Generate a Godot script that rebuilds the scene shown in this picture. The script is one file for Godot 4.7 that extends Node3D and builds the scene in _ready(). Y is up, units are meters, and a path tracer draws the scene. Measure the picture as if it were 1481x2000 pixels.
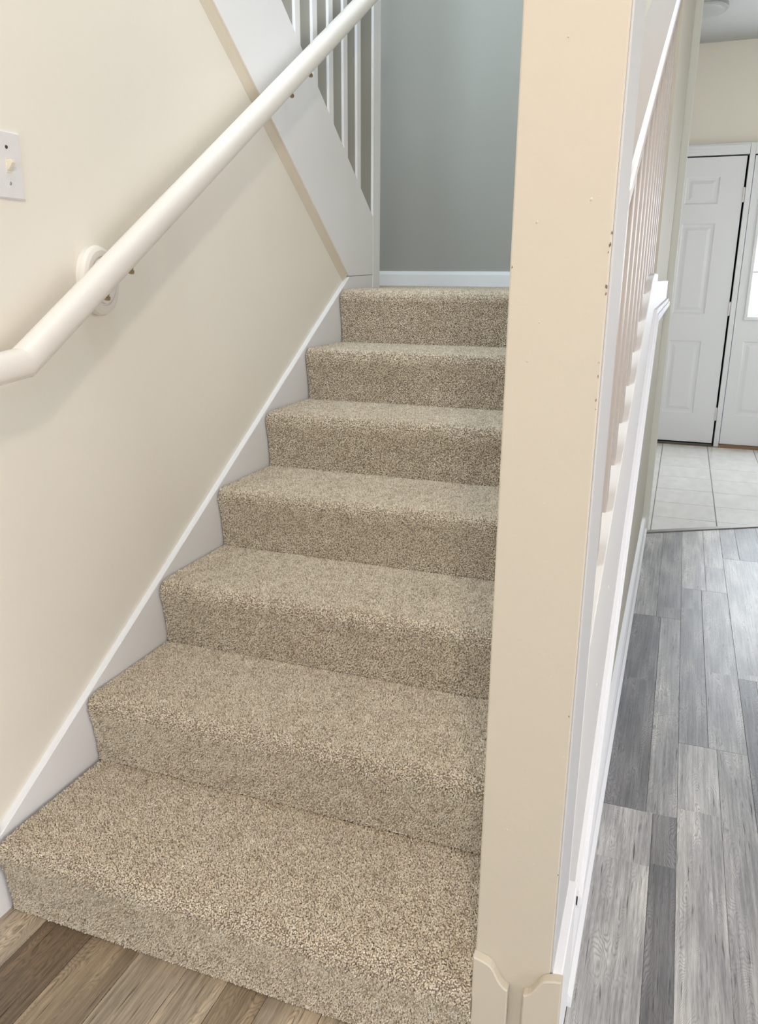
extends Node3D

# ---------------------------------------------------------------- measures (metres)
const RISE := 0.166
const RUN := 0.287
const LAND := 1.180          # carpet of the landing
const WALL_X := -0.015       # face of the stair wall, the skirting stands 15 mm proud of it at x = 0
const POST_L := 0.948
const POST_R := 1.064
const BACK_Z := -2.8         # wall behind the landing
const DOOR_Z := -5.504
const CEIL := 2.77
const TOP := 5.0

var uvo := Vector2.ZERO      # texture offset given to the next faces
var uvswap := false
var M := {}
var rng := RandomNumberGenerator.new()

# ---------------------------------------------------------------- naming
func numbered(called: String, parent: Node) -> String:
	if not parent.has_node(called):
		return called
	var n := 1
	while parent.has_node("%s_%03d" % [called, n]):
		n += 1
	return "%s_%03d" % [called, n]

func tag(o: Node, label: String, category: String, group := "", kind := "") -> Node:
	o.set_meta("label", label)
	o.set_meta("category", category)
	if group != "": o.set_meta("group", group)
	if kind != "": o.set_meta("kind", kind)
	return o

func thing(called: String, label: String, category: String, at := Vector3.ZERO, group := "", kind := "") -> Node3D:
	var o := Node3D.new()
	o.name = numbered(called, self)
	add_child(o, true)
	o.position = at
	tag(o, label, category, group, kind)
	return o

func obj(called: String, st: SurfaceTool, m: Material, parent: Node3D = null) -> MeshInstance3D:
	var o := MeshInstance3D.new()
	o.mesh = st.commit()
	o.material_override = m
	o.cast_shadow = GeometryInstance3D.SHADOW_CASTING_SETTING_ON
	var p: Node = parent if parent else self
	o.name = numbered(called, p)
	p.add_child(o, true)
	return o

func struct(called: String, label: String, category: String, st: SurfaceTool, m: Material) -> MeshInstance3D:
	var o := obj(called, st, m)
	tag(o, label, category, "", "structure")
	return o

func part(called: String, mesh: Mesh, m: Material, parent: Node3D, at := Vector3.ZERO) -> MeshInstance3D:
	var o := MeshInstance3D.new()
	o.mesh = mesh
	o.material_override = m
	o.name = numbered(called, parent)
	parent.add_child(o, true)
	o.position = at
	return o

# ---------------------------------------------------------------- mesh helpers
func begin() -> SurfaceTool:
	var st := SurfaceTool.new()
	st.begin(Mesh.PRIMITIVE_TRIANGLES)
	return st

func uv_of(p: Vector3, n: Vector3) -> Vector2:
	var a := n.abs()
	var u: Vector2
	if a.y >= a.x and a.y >= a.z: u = Vector2(p.x, p.z)
	elif a.x >= a.z: u = Vector2(p.z, p.y)
	else: u = Vector2(p.x, p.y)
	if uvswap: u = Vector2(u.y, u.x)
	return u + uvo

func face(st: SurfaceTool, pts: Array, out: Vector3, normals: Array = []) -> void:
	var n: Vector3 = (pts[2] - pts[0]).cross(pts[1] - pts[0])
	if n.length() < 1e-14 and pts.size() > 3: n = (pts[3] - pts[0]).cross(pts[2] - pts[0])
	if n.length() < 1e-16: return
	n = n.normalized()
	var idx := range(pts.size())
	if n.dot(out) < 0.0:
		idx.reverse()
		n = -n
	for i in range(1, pts.size() - 1):
		for k in [0, i, i + 1]:
			var j: int = idx[k]
			st.set_normal(normals[j] if normals.size() else n)
			st.set_uv(uv_of(pts[j], n))
			st.add_vertex(pts[j])

# chamfered box
func box(st: SurfaceTool, a: Vector3, b: Vector3, c := 0.002) -> void:
	var lo := Vector3(minf(a.x, b.x), minf(a.y, b.y), minf(a.z, b.z))
	var hi := Vector3(maxf(a.x, b.x), maxf(a.y, b.y), maxf(a.z, b.z))
	var s := hi - lo
	c = minf(c, 0.45 * minf(s.x, minf(s.y, s.z)))
	var g := func(sx: int, sy: int, sz: int, ax: int) -> Vector3:
		var p := Vector3(hi.x if sx > 0 else lo.x, hi.y if sy > 0 else lo.y, hi.z if sz > 0 else lo.z)
		if ax != 0: p.x -= c * sx
		if ax != 1: p.y -= c * sy
		if ax != 2: p.z -= c * sz
		return p
	for sgn: int in [-1, 1]:
		face(st, [g.call(sgn, -1, -1, 0), g.call(sgn, 1, -1, 0), g.call(sgn, 1, 1, 0), g.call(sgn, -1, 1, 0)], Vector3(sgn, 0, 0))
		face(st, [g.call(-1, sgn, -1, 1), g.call(1, sgn, -1, 1), g.call(1, sgn, 1, 1), g.call(-1, sgn, 1, 1)], Vector3(0, sgn, 0))
		face(st, [g.call(-1, -1, sgn, 2), g.call(1, -1, sgn, 2), g.call(1, 1, sgn, 2), g.call(-1, 1, sgn, 2)], Vector3(0, 0, sgn))
	if c <= 0.0: return
	for s1: int in [-1, 1]:
		for s2: int in [-1, 1]:
			face(st, [g.call(s1, s2, -1, 0), g.call(s1, s2, 1, 0), g.call(s1, s2, 1, 1), g.call(s1, s2, -1, 1)], Vector3(s1, s2, 0))
			face(st, [g.call(s1, -1, s2, 0), g.call(s1, 1, s2, 0), g.call(s1, 1, s2, 2), g.call(s1, -1, s2, 2)], Vector3(s1, 0, s2))
			face(st, [g.call(-1, s1, s2, 1), g.call(1, s1, s2, 1), g.call(1, s1, s2, 2), g.call(-1, s1, s2, 2)], Vector3(0, s1, s2))
			for s3: int in [-1, 1]:
				face(st, [g.call(s1, s2, s3, 0), g.call(s1, s2, s3, 1), g.call(s1, s2, s3, 2)], Vector3(s1, s2, s3))

# polygon pushed from w0 to w1 along an axis: 0 = x (points are z, y), 1 = y (points are x, z), 2 = z (points are x, y); bevel rounds the w1 rim
func put(axis: int, p: Vector2, w: float) -> Vector3:
	if axis == 0: return Vector3(w, p.y, p.x)
	if axis == 1: return Vector3(p.x, w, p.y)
	return Vector3(p.x, p.y, w)

func prism(st: SurfaceTool, axis: int, poly: PackedVector2Array, w0: float, w1: float, bevel := 0.0) -> void:
	if Geometry2D.is_polygon_clockwise(poly): poly.reverse()
	var dir := Vector3.ZERO
	dir[axis] = signf(w1 - w0)
	var inner := poly
	var rim := w1
	if bevel > 0.0:
		var ins := inset(poly, bevel)
		if ins.size() == poly.size():
			inner = ins
			rim = w1 - signf(w1 - w0) * bevel
	for q in [[inner, w1, dir], [poly, w0, -dir]]:
		var pl: PackedVector2Array = q[0]
		var t := Geometry2D.triangulate_polygon(pl)
		for i in range(0, t.size(), 3):
			face(st, [put(axis, pl[t[i]], q[1]), put(axis, pl[t[i + 1]], q[1]), put(axis, pl[t[i + 2]], q[1])], q[2])
	var m := poly.size()
	for i in m:
		var j := (i + 1) % m
		var e := poly[j] - poly[i]
		var o2 := Vector2(e.y, -e.x)
		var o3 := put(axis, o2, 0.0)
		face(st, [put(axis, poly[i], w0), put(axis, poly[j], w0), put(axis, poly[j], rim), put(axis, poly[i], rim)], o3)
		if rim != w1:
			face(st, [put(axis, poly[i], rim), put(axis, poly[j], rim), put(axis, inner[j], w1), put(axis, inner[i], w1)], o3.normalized() + dir)

func inset(poly: PackedVector2Array, d: float) -> PackedVector2Array:
	var out := PackedVector2Array()
	var m := poly.size()
	for i in m:
		var a := (poly[i] - poly[(i + m - 1) % m]).normalized()
		var b := (poly[(i + 1) % m] - poly[i]).normalized()
		var na := Vector2(-a.y, a.x)
		var nb := Vector2(-b.y, b.x)
		var k := 1.0 + na.dot(nb)
		out.append(poly[i] + (na + nb) * (d / maxf(k, 0.35)))
	return out

func lathe(st: SurfaceTool, prof: Array, at: Vector3, ax: Vector3, seg := 32, stretch := Vector2.ONE) -> void:
	# prof: Vector2(radius, along)
	var u := ax.cross(Vector3(0.31, 0.7, 0.21)).normalized()
	if absf(ax.x) > 0.9: u = Vector3(0, 1, 0)
	elif absf(ax.y) > 0.9: u = Vector3(1, 0, 0)
	var v := ax.cross(u).normalized()
	for i in prof.size() - 1:
		var p: Vector2 = prof[i]
		var q: Vector2 = prof[i + 1]
		var d := (q - p).normalized()
		for s in seg:
			var ring := []
			var nn := []
			for k in [[p, s], [p, s + 1], [q, s + 1], [q, s]]:
				var a: float = TAU * k[1] / seg
				var r := u * cos(a) * stretch.x + v * sin(a) * stretch.y
				ring.append(at + r * k[0].x + ax * k[0].y)
				nn.append((r.normalized() * d.y - ax * d.x).normalized())
			var mid: Vector3 = (nn[0] + nn[1]).normalized()
			face(st, ring, mid, nn)

# profile (x = side, y = up) along a path, mitred; rounded profile gets smooth normals
func sweep(st: SurfaceTool, path: Array, prof: PackedVector2Array, side0: Vector3, smooth := true) -> void:
	var m := prof.size()
	var rings := []
	var frames := []
	for i in path.size() - 1:
		var t: Vector3 = (path[i + 1] - path[i]).normalized()
		var sd := side0
		if absf(t.dot(side0)) > 0.8: sd = Vector3(0, 0, 1)
		var upv := t.cross(sd).normalized()
		if upv.y < 0: upv = -upv
		sd = upv.cross(t).normalized()
		if i > 0 and sd.dot(frames[i - 1][1]) < -0.3: sd = -sd
		frames.append([t, sd, upv])
	for i in path.size() - 1:
		var f: Array = frames[i]
		for e in 2:
			var at: Vector3 = path[i + e]
			var k := i + e
			var cut: Vector3 = f[0]
			if k > 0 and k < path.size() - 1:
				cut = (frames[k - 1][0] + frames[k][0]).normalized()
			var ring := []
			for p in prof:
				var q: Vector3 = at + f[1] * p.x + f[2] * p.y
				q -= f[0] * ((q - at).dot(cut) / f[0].dot(cut))
				ring.append(q)
			rings.append(ring)
		var a: Array = rings[-2]
		var b: Array = rings[-1]
		for j in m:
			var j2 := (j + 1) % m
			var np := []
			for jj in [j, j2]:
				var pv := prof[(jj + m - 1) % m]
				var nx := prof[(jj + 1) % m]
				var tg := nx - pv
				var nv := Vector2(tg.y, -tg.x).normalized()
				if nv.dot(prof[jj]) < 0: nv = -nv
				np.append((f[1] * nv.x + f[2] * nv.y).normalized())
			var mid: Vector3 = (np[0] + np[1]).normalized()
			face(st, [a[j], a[j2], b[j2], b[j]], mid, [np[0], np[1], np[1], np[0]] if smooth else [])
	# end caps
	face(st, rings[0].duplicate(), -frames[0][0])
	face(st, rings[-1].duplicate(), frames[-1][0])

func superellipse(w: float, h: float, n: float, seg := 28) -> PackedVector2Array:
	var o := PackedVector2Array()
	for i in seg:
		var a := TAU * i / seg
		var c := cos(a)
		var s := sin(a)
		o.append(Vector2(0.5 * w * signf(c) * pow(absf(c), 2.0 / n), 0.5 * h * signf(s) * pow(absf(s), 2.0 / n)))
	return o

# ---------------------------------------------------------------- materials
func lin(r: float, g: float, b: float) -> Color:
	return Color(r, g, b).linear_to_srgb()

func noise(freq: float, sd: int, oct := 3, type := FastNoiseLite.TYPE_SIMPLEX_SMOOTH) -> FastNoiseLite:
	var n := FastNoiseLite.new()
	n.seed = sd
	n.frequency = freq
	n.noise_type = type
	n.fractal_octaves = oct
	return n

func relief_tex(sd: int, freq: float, size := 512) -> ImageTexture:
	var n := noise(freq, sd, 4)
	return ImageTexture.create_from_image(n.get_seamless_image(size, size, false, false, 0.15))

func paint(col: Color, rough := 0.55, relief: Texture2D = null, depth := 0.05, scale := 2.0) -> StandardMaterial3D:
	var m := StandardMaterial3D.new()
	m.albedo_color = col
	m.roughness = rough
	if relief:
		m.heightmap_enabled = true
		m.heightmap_texture = relief
		m.heightmap_scale = depth
		m.uv1_triplanar = true
		m.uv1_world_triplanar = true
		m.uv1_scale = Vector3.ONE * scale
	return m

func wood_tex(sd: int, wild: float) -> Array:
	# one printed board face, 0.25 m across (u) by 1.25 m along (v)
	var w := 384
	var h := 1024
	var n1 := noise(1.0, sd, 2)
	var n2 := noise(1.0, sd + 11, 3)
	var n3 := noise(1.0, sd + 23, 2)
	var n4 := noise(1.0, sd + 37, 4)
	var im := Image.create(w, h, false, Image.FORMAT_RGB8)
	var hm := Image.create(w, h, false, Image.FORMAT_RGB8)
	for y in h:
		var v := 1.25 * y / h
		for x in w:
			var u := 0.25 * x / w
			var wide := n1.get_noise_2d(u * 7.0, v * 1.1)
			var warp := wide * wild + n2.get_noise_2d(u * 30.0, v * 9.0) * 0.10 + n2.get_noise_2d(u * 11.0, v * 3.2) * 0.35
			var ring := sin((u * 60.0 + warp * 9.0) * TAU)
			ring = 1.0 - pow(absf(ring), 0.55) * 1.6
			var fine := n3.get_noise_2d(u * 700.0, v * 26.0)
			var streak := n4.get_noise_2d(u * 110.0, v * 3.0)
			var patch := n2.get_noise_2d(u * 9.0 + 40.0, v * 2.0 + 7.0)
			var crack := n3.get_noise_2d(u * 150.0 + 9.0, v * 6.0)
			var t := 0.74 - 0.15 * ring * clampf(0.5 + patch * 1.6, 0.05, 1.3) + 0.085 * fine + 0.14 * streak + 0.13 * patch
			if crack > 0.55: t -= (crack - 0.55) * 1.5
			t = clampf(t, 0.12, 1.0)
			var warm := clampf(0.5 + patch * 0.8, 0.0, 1.0)
			im.set_pixel(x, y, Color(t, t * (0.985 + 0.006 * (1.0 - warm)), t * (0.955 + 0.03 * (1.0 - warm))))
			var hh := clampf(0.5 + 0.28 * ring + 0.35 * fine, 0.0, 1.0)
			hm.set_pixel(x, y, Color(hh, hh, hh))
	return [ImageTexture.create_from_image(im), ImageTexture.create_from_image(hm)]

func wood(tex: Array, tint: Color) -> StandardMaterial3D:
	var m := StandardMaterial3D.new()
	m.albedo_color = tint
	m.albedo_texture = tex[0]
	m.roughness = 0.42
	m.metallic_specular = 0.5
	m.heightmap_enabled = true
	m.heightmap_texture = tex[1]
	m.heightmap_scale = 0.025
	m.uv1_scale = Vector3(4.0, 0.8, 1.0)
	return m

func speckle_tex(sd: int) -> ImageTexture:
	var r := RandomNumberGenerator.new()
	r.seed = sd
	var n := 256
	var im := Image.create(n, n, false, Image.FORMAT_RGB8)
	for y in n:
		for x in n:
			var k := r.randf()
			var t := 0.55 + 0.5 * r.randf()
			im.set_pixel(x, y, Color(0.74, 0.68, 0.60) * t if k > 0.25 else Color(0.58, 0.52, 0.44) * t)
	return ImageTexture.create_from_image(im)

func make_materials() -> void:
	var orange_peel := relief_tex(3, 0.035)
	var fine := relief_tex(8, 0.09)
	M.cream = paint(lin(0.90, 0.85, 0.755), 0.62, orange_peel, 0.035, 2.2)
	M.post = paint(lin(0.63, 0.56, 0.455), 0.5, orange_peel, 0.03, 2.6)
	M.grey_wall = paint(lin(0.395, 0.388, 0.35), 0.6, orange_peel, 0.02, 2.0)
	M.tan = paint(lin(0.76, 0.68, 0.555), 0.5)
	M.white = paint(lin(0.90, 0.895, 0.90), 0.6, fine, 0.03, 3.0)
	for k in ["cream", "white", "grey_wall", "post"]: M[k].metallic_specular = 0.35
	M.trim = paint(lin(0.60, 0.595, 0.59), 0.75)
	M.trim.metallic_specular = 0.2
	M.hall = paint(lin(0.63, 0.585, 0.49), 0.75, orange_peel, 0.03, 2.2)
	M.hall.metallic_specular = 0.2
	M.panel = paint(lin(0.79, 0.765, 0.735), 0.55, fine, 0.02, 3.0)
	M.panel.metallic_specular = 0.35
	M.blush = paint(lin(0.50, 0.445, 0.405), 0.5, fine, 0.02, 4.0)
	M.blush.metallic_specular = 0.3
	M.corner = paint(lin(0.92, 0.91, 0.83), 0.5)
	M.rail = paint(lin(0.88, 0.83, 0.765), 0.25, fine, 0.04, 6.0)
	M.door = paint(lin(0.85, 0.86, 0.89), 0.38, fine, 0.02, 4.0)
	M.ceiling = paint(lin(0.48, 0.485, 0.485), 0.8, fine, 0.12, 2.0)
	M.plastic = paint(lin(0.82, 0.80, 0.80), 0.3)
	M.ivory = paint(lin(0.84, 0.77, 0.62), 0.3)
	M.brass = paint(lin(0.40, 0.31, 0.17), 0.38)
	M.brass.metallic = 0.9
	M.steel = paint(lin(0.55, 0.54, 0.52), 0.35)
	M.steel.metallic = 0.9
	M.hole = paint(lin(0.06, 0.045, 0.04), 0.7)
	M.chip = paint(lin(0.22, 0.155, 0.105), 0.8)
	M.scuff = paint(lin(0.32, 0.31, 0.29), 0.7)
	M.dust = paint(lin(0.16, 0.17, 0.18), 0.8)
	M.sill = paint(lin(0.24, 0.13, 0.06), 0.5, fine, 0.05, 5.0)
	M.grout = paint(lin(0.27, 0.26, 0.24), 0.9)
	M.base = paint(lin(0.22, 0.215, 0.21), 0.9)
	M.strip = paint(lin(0.27, 0.25, 0.235), 0.45)
	M.strip.metallic = 0.3
	M.glass = StandardMaterial3D.new()
	M.glass.albedo_color = Color(0.95, 0.97, 0.97, 0.06)
	M.glass.roughness = 0.02
	M.glass.transparency = BaseMaterial3D.TRANSPARENCY_ALPHA
	M.lamp = StandardMaterial3D.new()
	M.lamp.albedo_color = Color(0.95, 0.93, 0.88)
	M.lamp.roughness = 0.4
	M.lamp.emission_enabled = true
	M.lamp.emission = Color(1.0, 0.88, 0.70)
	M.lamp.emission_energy_multiplier = 1.6
	M.dome = paint(lin(0.36, 0.365, 0.36), 0.45)
	# carpet
	M.carpet = StandardMaterial3D.new()
	M.carpet.albedo_texture = speckle_tex(5)
	M.carpet.roughness = 1.0
	M.carpet.uv1_triplanar = true
	M.carpet.uv1_world_triplanar = true
	M.carpet.uv1_scale = Vector3.ONE * 1.6
	M.pile = StandardMaterial3D.new()
	M.pile.vertex_color_use_as_albedo = true
	M.pile.roughness = 1.0
	M.pile.metallic_specular = 0.1
	# tiles
	M.tiles = []
	for i in 3:
		var g := NoiseTexture2D.new()
		g.width = 256
		g.height = 256
		g.seamless = true
		g.noise = noise(0.012 + 0.004 * i, 60 + i, 4)
		var rp := Gradient.new()
		rp.set_color(0, Color(0.87, 0.865, 0.855))
		rp.set_color(1, Color(0.925, 0.92, 0.915))
		g.color_ramp = rp
		var tm := StandardMaterial3D.new()
		tm.albedo_texture = g
		tm.roughness = 0.22
		tm.uv1_scale = Vector3(2.5, 1.2, 1)
		M.tiles.append(tm)
	# floor boards: three printed grains in several tones; brown ones hold painted warm light
	M.wood = []
	var texes := [wood_tex(101, 1.9), wood_tex(202, 0.8), wood_tex(303, 2.8)]
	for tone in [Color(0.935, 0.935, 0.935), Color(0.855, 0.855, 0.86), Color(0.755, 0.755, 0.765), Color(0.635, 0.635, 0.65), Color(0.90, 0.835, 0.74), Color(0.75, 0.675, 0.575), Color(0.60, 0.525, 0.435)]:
		for t in texes:
			M.wood.append(wood(t, tone))

# ---------------------------------------------------------------- light
func area(at: Vector3, look: Vector3, size: Vector2, col: Color, energy: float) -> void:
	var l := AreaLight3D.new()
	l.name = numbered("daylight", self)
	add_child(l, true)
	l.area_size = size
	l.light_color = col
	l.light_energy = energy
	l.area_range = 30.0
	l.area_attenuation = 2.0
	l.shadow_enabled = true
	l.look_at_from_position(at, at + look, Vector3.UP if absf(look.y) < 0.9 else Vector3.FORWARD)

func _ready() -> void:
	rng.seed = 20
	# camera
	var cam := Camera3D.new()
	cam.name = "camera"
	add_child(cam)
	cam.fov = rad_to_deg(2.0 * atan(1000.0 / 1555.24))
	cam.near = 0.05
	cam.transform = Transform3D(Basis(Vector3(0.93739437, 0.00577682, -0.3482218), Vector3(-0.10361115, 0.95921545, -0.26300276), Vector3(0.33250041, 0.28261696, 0.89976171)), Vector3(1.1457, 1.22257, 0.97624))
	cam.current = true
	# sky and exposure
	var sky := ProceduralSkyMaterial.new()
	sky.sky_top_color = Color(0.62, 0.74, 0.95)
	sky.sky_horizon_color = Color(0.93, 0.95, 1.0)
	sky.ground_horizon_color = Color(0.90, 0.92, 0.95)
	sky.ground_bottom_color = Color(0.75, 0.75, 0.73)
	sky.sky_energy_multiplier = 1.2
	sky.ground_energy_multiplier = 1.2
	var env := Environment.new()
	env.background_mode = Environment.BG_SKY
	env.sky = Sky.new()
	env.sky.sky_material = sky
	env.tonemap_mode = Environment.TONE_MAPPER_LINEAR
	env.tonemap_exposure = 1.15
	env.sdfgi_enabled = true
	env.ssao_enabled = true
	env.ssil_enabled = true
	var we := WorldEnvironment.new()
	we.name = "world_environment"
	we.environment = env
	add_child(we)
	# daylight just inside the front door pane and the unseen windows added for light
	area(Vector3(1.45, 1.35, 3.93), Vector3(0, 0, -1), Vector2(1.5, 1.9), lin(0.79, 0.92, 1.0), 3.0)
	area(Vector3(0.1, 3.9, 0.02), Vector3(0, -0.25, -1), Vector2(1.2, 1.1), lin(0.75, 0.89, 1.0), 8.6)
	area(Vector3(1.89, 1.45, DOOR_Z + 0.06), Vector3(0, 0, 1), Vector2(0.56, 0.9), lin(0.87, 0.94, 1.0), 2.6)
	area(Vector3(4.53, 1.35, 1.1), Vector3(-1, 0, 0), Vector2(2.4, 1.9), lin(1.0, 0.95, 0.91), 4.9)
	area(Vector3(2.34, 1.5, -1.6), Vector3(-1, 0, 0), Vector2(1.1, 1.1), lin(0.75, 0.85, 1.0), 0.35)

	make_materials()
	build_shell()
	build_floor()
	build_stairs()
	build_upper_stairs()
	build_balustrade()
	build_post()
	build_doors()
	build_handrail()
	build_switch()
	build_lights()
	build_windows()

# ---------------------------------------------------------------- room shell
func rect(a: float, b: float, c: float, d: float) -> PackedVector2Array:
	return PackedVector2Array([Vector2(a, b), Vector2(c, b), Vector2(c, d), Vector2(a, d)])

func build_shell() -> void:
	# stair wall: below the slope of the upper flight, full height in front
	var st := begin()
	prism(st, 0, PackedVector2Array([Vector2(4.0, 0), Vector2(4.0, CEIL), Vector2(0.26, CEIL), Vector2(-1.80, 1.2285), Vector2(-1.80, 0)]), -0.115, WALL_X)
	struct("wall_left", "cream painted stair wall carrying the white handrail", "wall", st, M.cream)
	st = begin()
	prism(st, 0, rect(0.0, CEIL, 0.1, TOP), -1.1, -1.0)
	box(st, Vector3(-1.0, 0, 4.0), Vector3(-0.115, CEIL, 4.1), 0)
	struct("wall_return", "upper wall end beside the stairwell", "wall", st, M.cream)
	# outer wall of the upper flight, and the wall behind the landing
	st = begin()
	box(st, Vector3(-1.1, 0, -3.05), Vector3(-1.0, TOP, 4.1), 0)
	struct("wall_outer", "grey wall beyond the upper flight balusters", "wall", st, M.grey_wall)
	st = begin()
	box(st, Vector3(-1.1, 0, BACK_Z - 0.25), Vector3(1.055, TOP, BACK_Z), 0)
	struct("wall_back", "plain grey-green wall behind the carpeted landing", "wall", st, M.grey_wall)
	# hall wall: under the balustrade, then full height beside the landing
	st = begin()
	prism(st, 0, PackedVector2Array([Vector2(-0.16, 0), Vector2(-0.16, 0.45), Vector2(-1.567, 1.13), Vector2(-1.567, CEIL), Vector2(-3.07, CEIL), Vector2(-3.07, 0)]), POST_L + 0.002, 1.060)
	struct("wall_hall", "beige hall wall under and beyond the open balustrade", "wall", st, M.hall)
	st = begin()
	box(st, Vector3(POST_L, CEIL, BACK_Z), Vector3(1.06, TOP, 0.1), 0)
	struct("wall_upper", "upper wall of the stairwell above the hall ceiling", "wall", st, M.grey_wall)
	# front header of the stairwell with an opening for the upper window
	st = begin()
	box(st, Vector3(-1.0, CEIL, 0.1), Vector3(-0.55, TOP, 0.2), 0)
	box(st, Vector3(0.75, CEIL, 0.1), Vector3(1.06, TOP, 0.2), 0)
	box(st, Vector3(-0.55, CEIL, 0.1), Vector3(0.75, 3.3, 0.2), 0)
	box(st, Vector3(-0.55, 4.5, 0.1), Vector3(0.75, TOP, 0.2), 0)
	struct("wall_header", "wall over the foot of the stairs", "wall", st, M.cream)
	# right side of room and hall, with holes for the added windows
	st = begin()
	box(st, Vector3(2.4, 0, -1.0), Vector3(2.5, CEIL, -0.6), 0)
	box(st, Vector3(2.5, 0, -0.7), Vector3(4.7, CEIL, -0.6), 0)
	box(st, Vector3(4.6, 0, 2.4), Vector3(4.7, CEIL, 4.1), 0)
	box(st, Vector3(4.6, 0, -0.6), Vector3(4.7, CEIL, -0.2), 0)
	box(st, Vector3(4.6, 0, -0.2), Vector3(4.7, 0.3, 2.4), 0)
	box(st, Vector3(4.6, 2.4, -0.2), Vector3(4.7, CEIL, 2.4), 0)
	box(st, Vector3(2.4, 0, -5.7), Vector3(2.5, CEIL, -2.2), 0)
	box(st, Vector3(2.4, 0, -2.2), Vector3(2.5, 0.9, -1.0), 0)
	box(st, Vector3(2.4, 2.1, -2.2), Vector3(2.5, CEIL, -1.0), 0)
	struct("wall_right", "cream wall on the right of the hall", "wall", st, M.cream)
	# wall behind the camera with a hole for the added window
	st = begin()
	box(st, Vector3(-0.115, 0, 4.0), Vector3(0.6, CEIL, 4.1), 0)
	box(st, Vector3(2.3, 0, 4.0), Vector3(4.7, CEIL, 4.1), 0)
	box(st, Vector3(0.6, 2.4, 4.0), Vector3(2.3, CEIL, 4.1), 0)
	box(st, Vector3(0.6, 0, 4.0), Vector3(2.3, 0.3, 4.1), 0)
	struct("wall_front", "cream wall behind the viewer around an added window", "wall", st, M.cream)
	# entry walls
	st = begin()
	box(st, Vector3(0.2, 0, -5.7), Vector3(0.3, CEIL, -3.05), 0)
	struct("wall_entry", "side wall of the tiled entry", "wall", st, M.cream)
	st = begin()
	var zb := DOOR_Z - 0.03
	box(st, Vector3(0.2, 0, zb - 0.12), Vector3(0.655, CEIL, zb), 0)
	box(st, Vector3(0.655, 2.085, zb - 0.12), Vector3(1.474, CEIL, zb), 0)
	box(st, Vector3(1.474, 0, zb - 0.12), Vector3(1.497, CEIL, zb), 0)
	box(st, Vector3(1.497, 2.085, zb - 0.12), Vector3(2.41, CEIL, zb), 0)
	struct("wall_entrance", "beige wall over the two white entry doors", "wall", st, M.cream)
	# closet behind the left door, its shade put into the lining colour
	st = begin()
	box(st, Vector3(0.55, 0, zb - 0.7), Vector3(1.49, 2.2, zb - 0.65), 0)
	box(st, Vector3(0.5, 0, zb - 0.7), Vector3(0.55, 2.2, zb - 0.12), 0)
	box(st, Vector3(1.485, 0, zb - 0.7), Vector3(1.495, 2.2, zb - 0.12), 0)
	box(st, Vector3(0.5, 2.2, zb - 0.7), Vector3(1.495, 2.25, zb - 0.12), 0)
	box(st, Vector3(0.5, -0.1, zb - 0.7), Vector3(1.495, -0.008, zb - 0.12), 0)
	struct("wall_closet", "closet lining behind the left entry door, coloured dark for the shade inside", "wall", st, M.hole)
	# ceilings
	st = begin()
	box(st, Vector3(1.055, CEIL, -5.7), Vector3(2.5, CEIL + 0.1, 0.2), 0)
	box(st, Vector3(0.2, CEIL, -5.7), Vector3(1.055, CEIL + 0.1, -3.05), 0)
	box(st, Vector3(-0.115, CEIL, 0.1), Vector3(4.7, CEIL + 0.1, 4.1), 0)
	box(st, Vector3(2.5, CEIL, -0.7), Vector3(4.7, CEIL + 0.1, 0.1), 0)
	struct("ceiling", "grey-white ceiling of hall and entry", "ceiling", st, M.ceiling)
	st = begin()
	box(st, Vector3(-1.1, TOP, -3.05), Vector3(1.06, TOP + 0.1, 0.2), 0)
	struct("ceiling_001", "ceiling high over the stairwell", "ceiling", st, M.ceiling)
	# boards at the foot of walls
	st = begin()
	prism(st, 2, PackedVector2Array([Vector2(WALL_X, 0), Vector2(0, 0), Vector2(0, 0.170), Vector2(-0.004, 0.184), Vector2(-0.010, 0.190), Vector2(WALL_X, 0.190)]), 4.0, -0.001)
	struct("baseboard_left", "cream baseboard left of the bottom step", "baseboard", st, M.white)
	st = begin()
	prism(st, 0, PackedVector2Array([Vector2(BACK_Z, LAND - 0.01), Vector2(BACK_Z + 0.014, LAND - 0.01), Vector2(BACK_Z + 0.014, 1.236), Vector2(BACK_Z + 0.010, 1.247), Vector2(BACK_Z, 1.252)]), -1.0, POST_L)
	struct("baseboard_back", "white baseboard at the back of the landing", "baseboard", st, M.white)
	st = begin()
	prism(st, 2, PackedVector2Array([Vector2(1.060, 0), Vector2(1.087, 0), Vector2(1.087, 0.02), Vector2(1.079, 0.028), Vector2(1.079, 0.075), Vector2(1.074, 0.088), Vector2(1.060, 0.094)]), -3.068, -0.165)
	struct("baseboard_hall", "narrow white baseboard along the hall wall", "baseboard", st, M.white)
	# painted corner board at the end of the hall wall
	st = begin()
	box(st, Vector3(1.04, 0, -3.10), Vector3(1.091, CEIL, -3.069), 0.003)
	struct("trim_1", "pale cream corner board at the end of the hall wall", "trim", st, M.corner)
	# metal strip between boards and tiles
	st = begin()
	prism(st, 1, PackedVector2Array([Vector2(1.087, -3.052), Vector2(1.093, -3.100), Vector2(2.4, -3.862), Vector2(2.4, -3.812)]), -0.004, 0.006, 0.003)
	struct("trim_2", "grey metal strip between the boards and the tiles", "trim", st, M.strip)

# ---------------------------------------------------------------- floor
func plank(poly: PackedVector2Array, parent: Node3D, tone: int, grain: int, lift: float) -> void:
	var st := begin()
	uvo = Vector2(rng.randf(), rng.randf())
	prism(st, 1, poly, -0.008, lift, 0.0007)
	uvo = Vector2.ZERO
	obj("plank", st, M.wood[tone * 3 + grain], parent)

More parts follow.
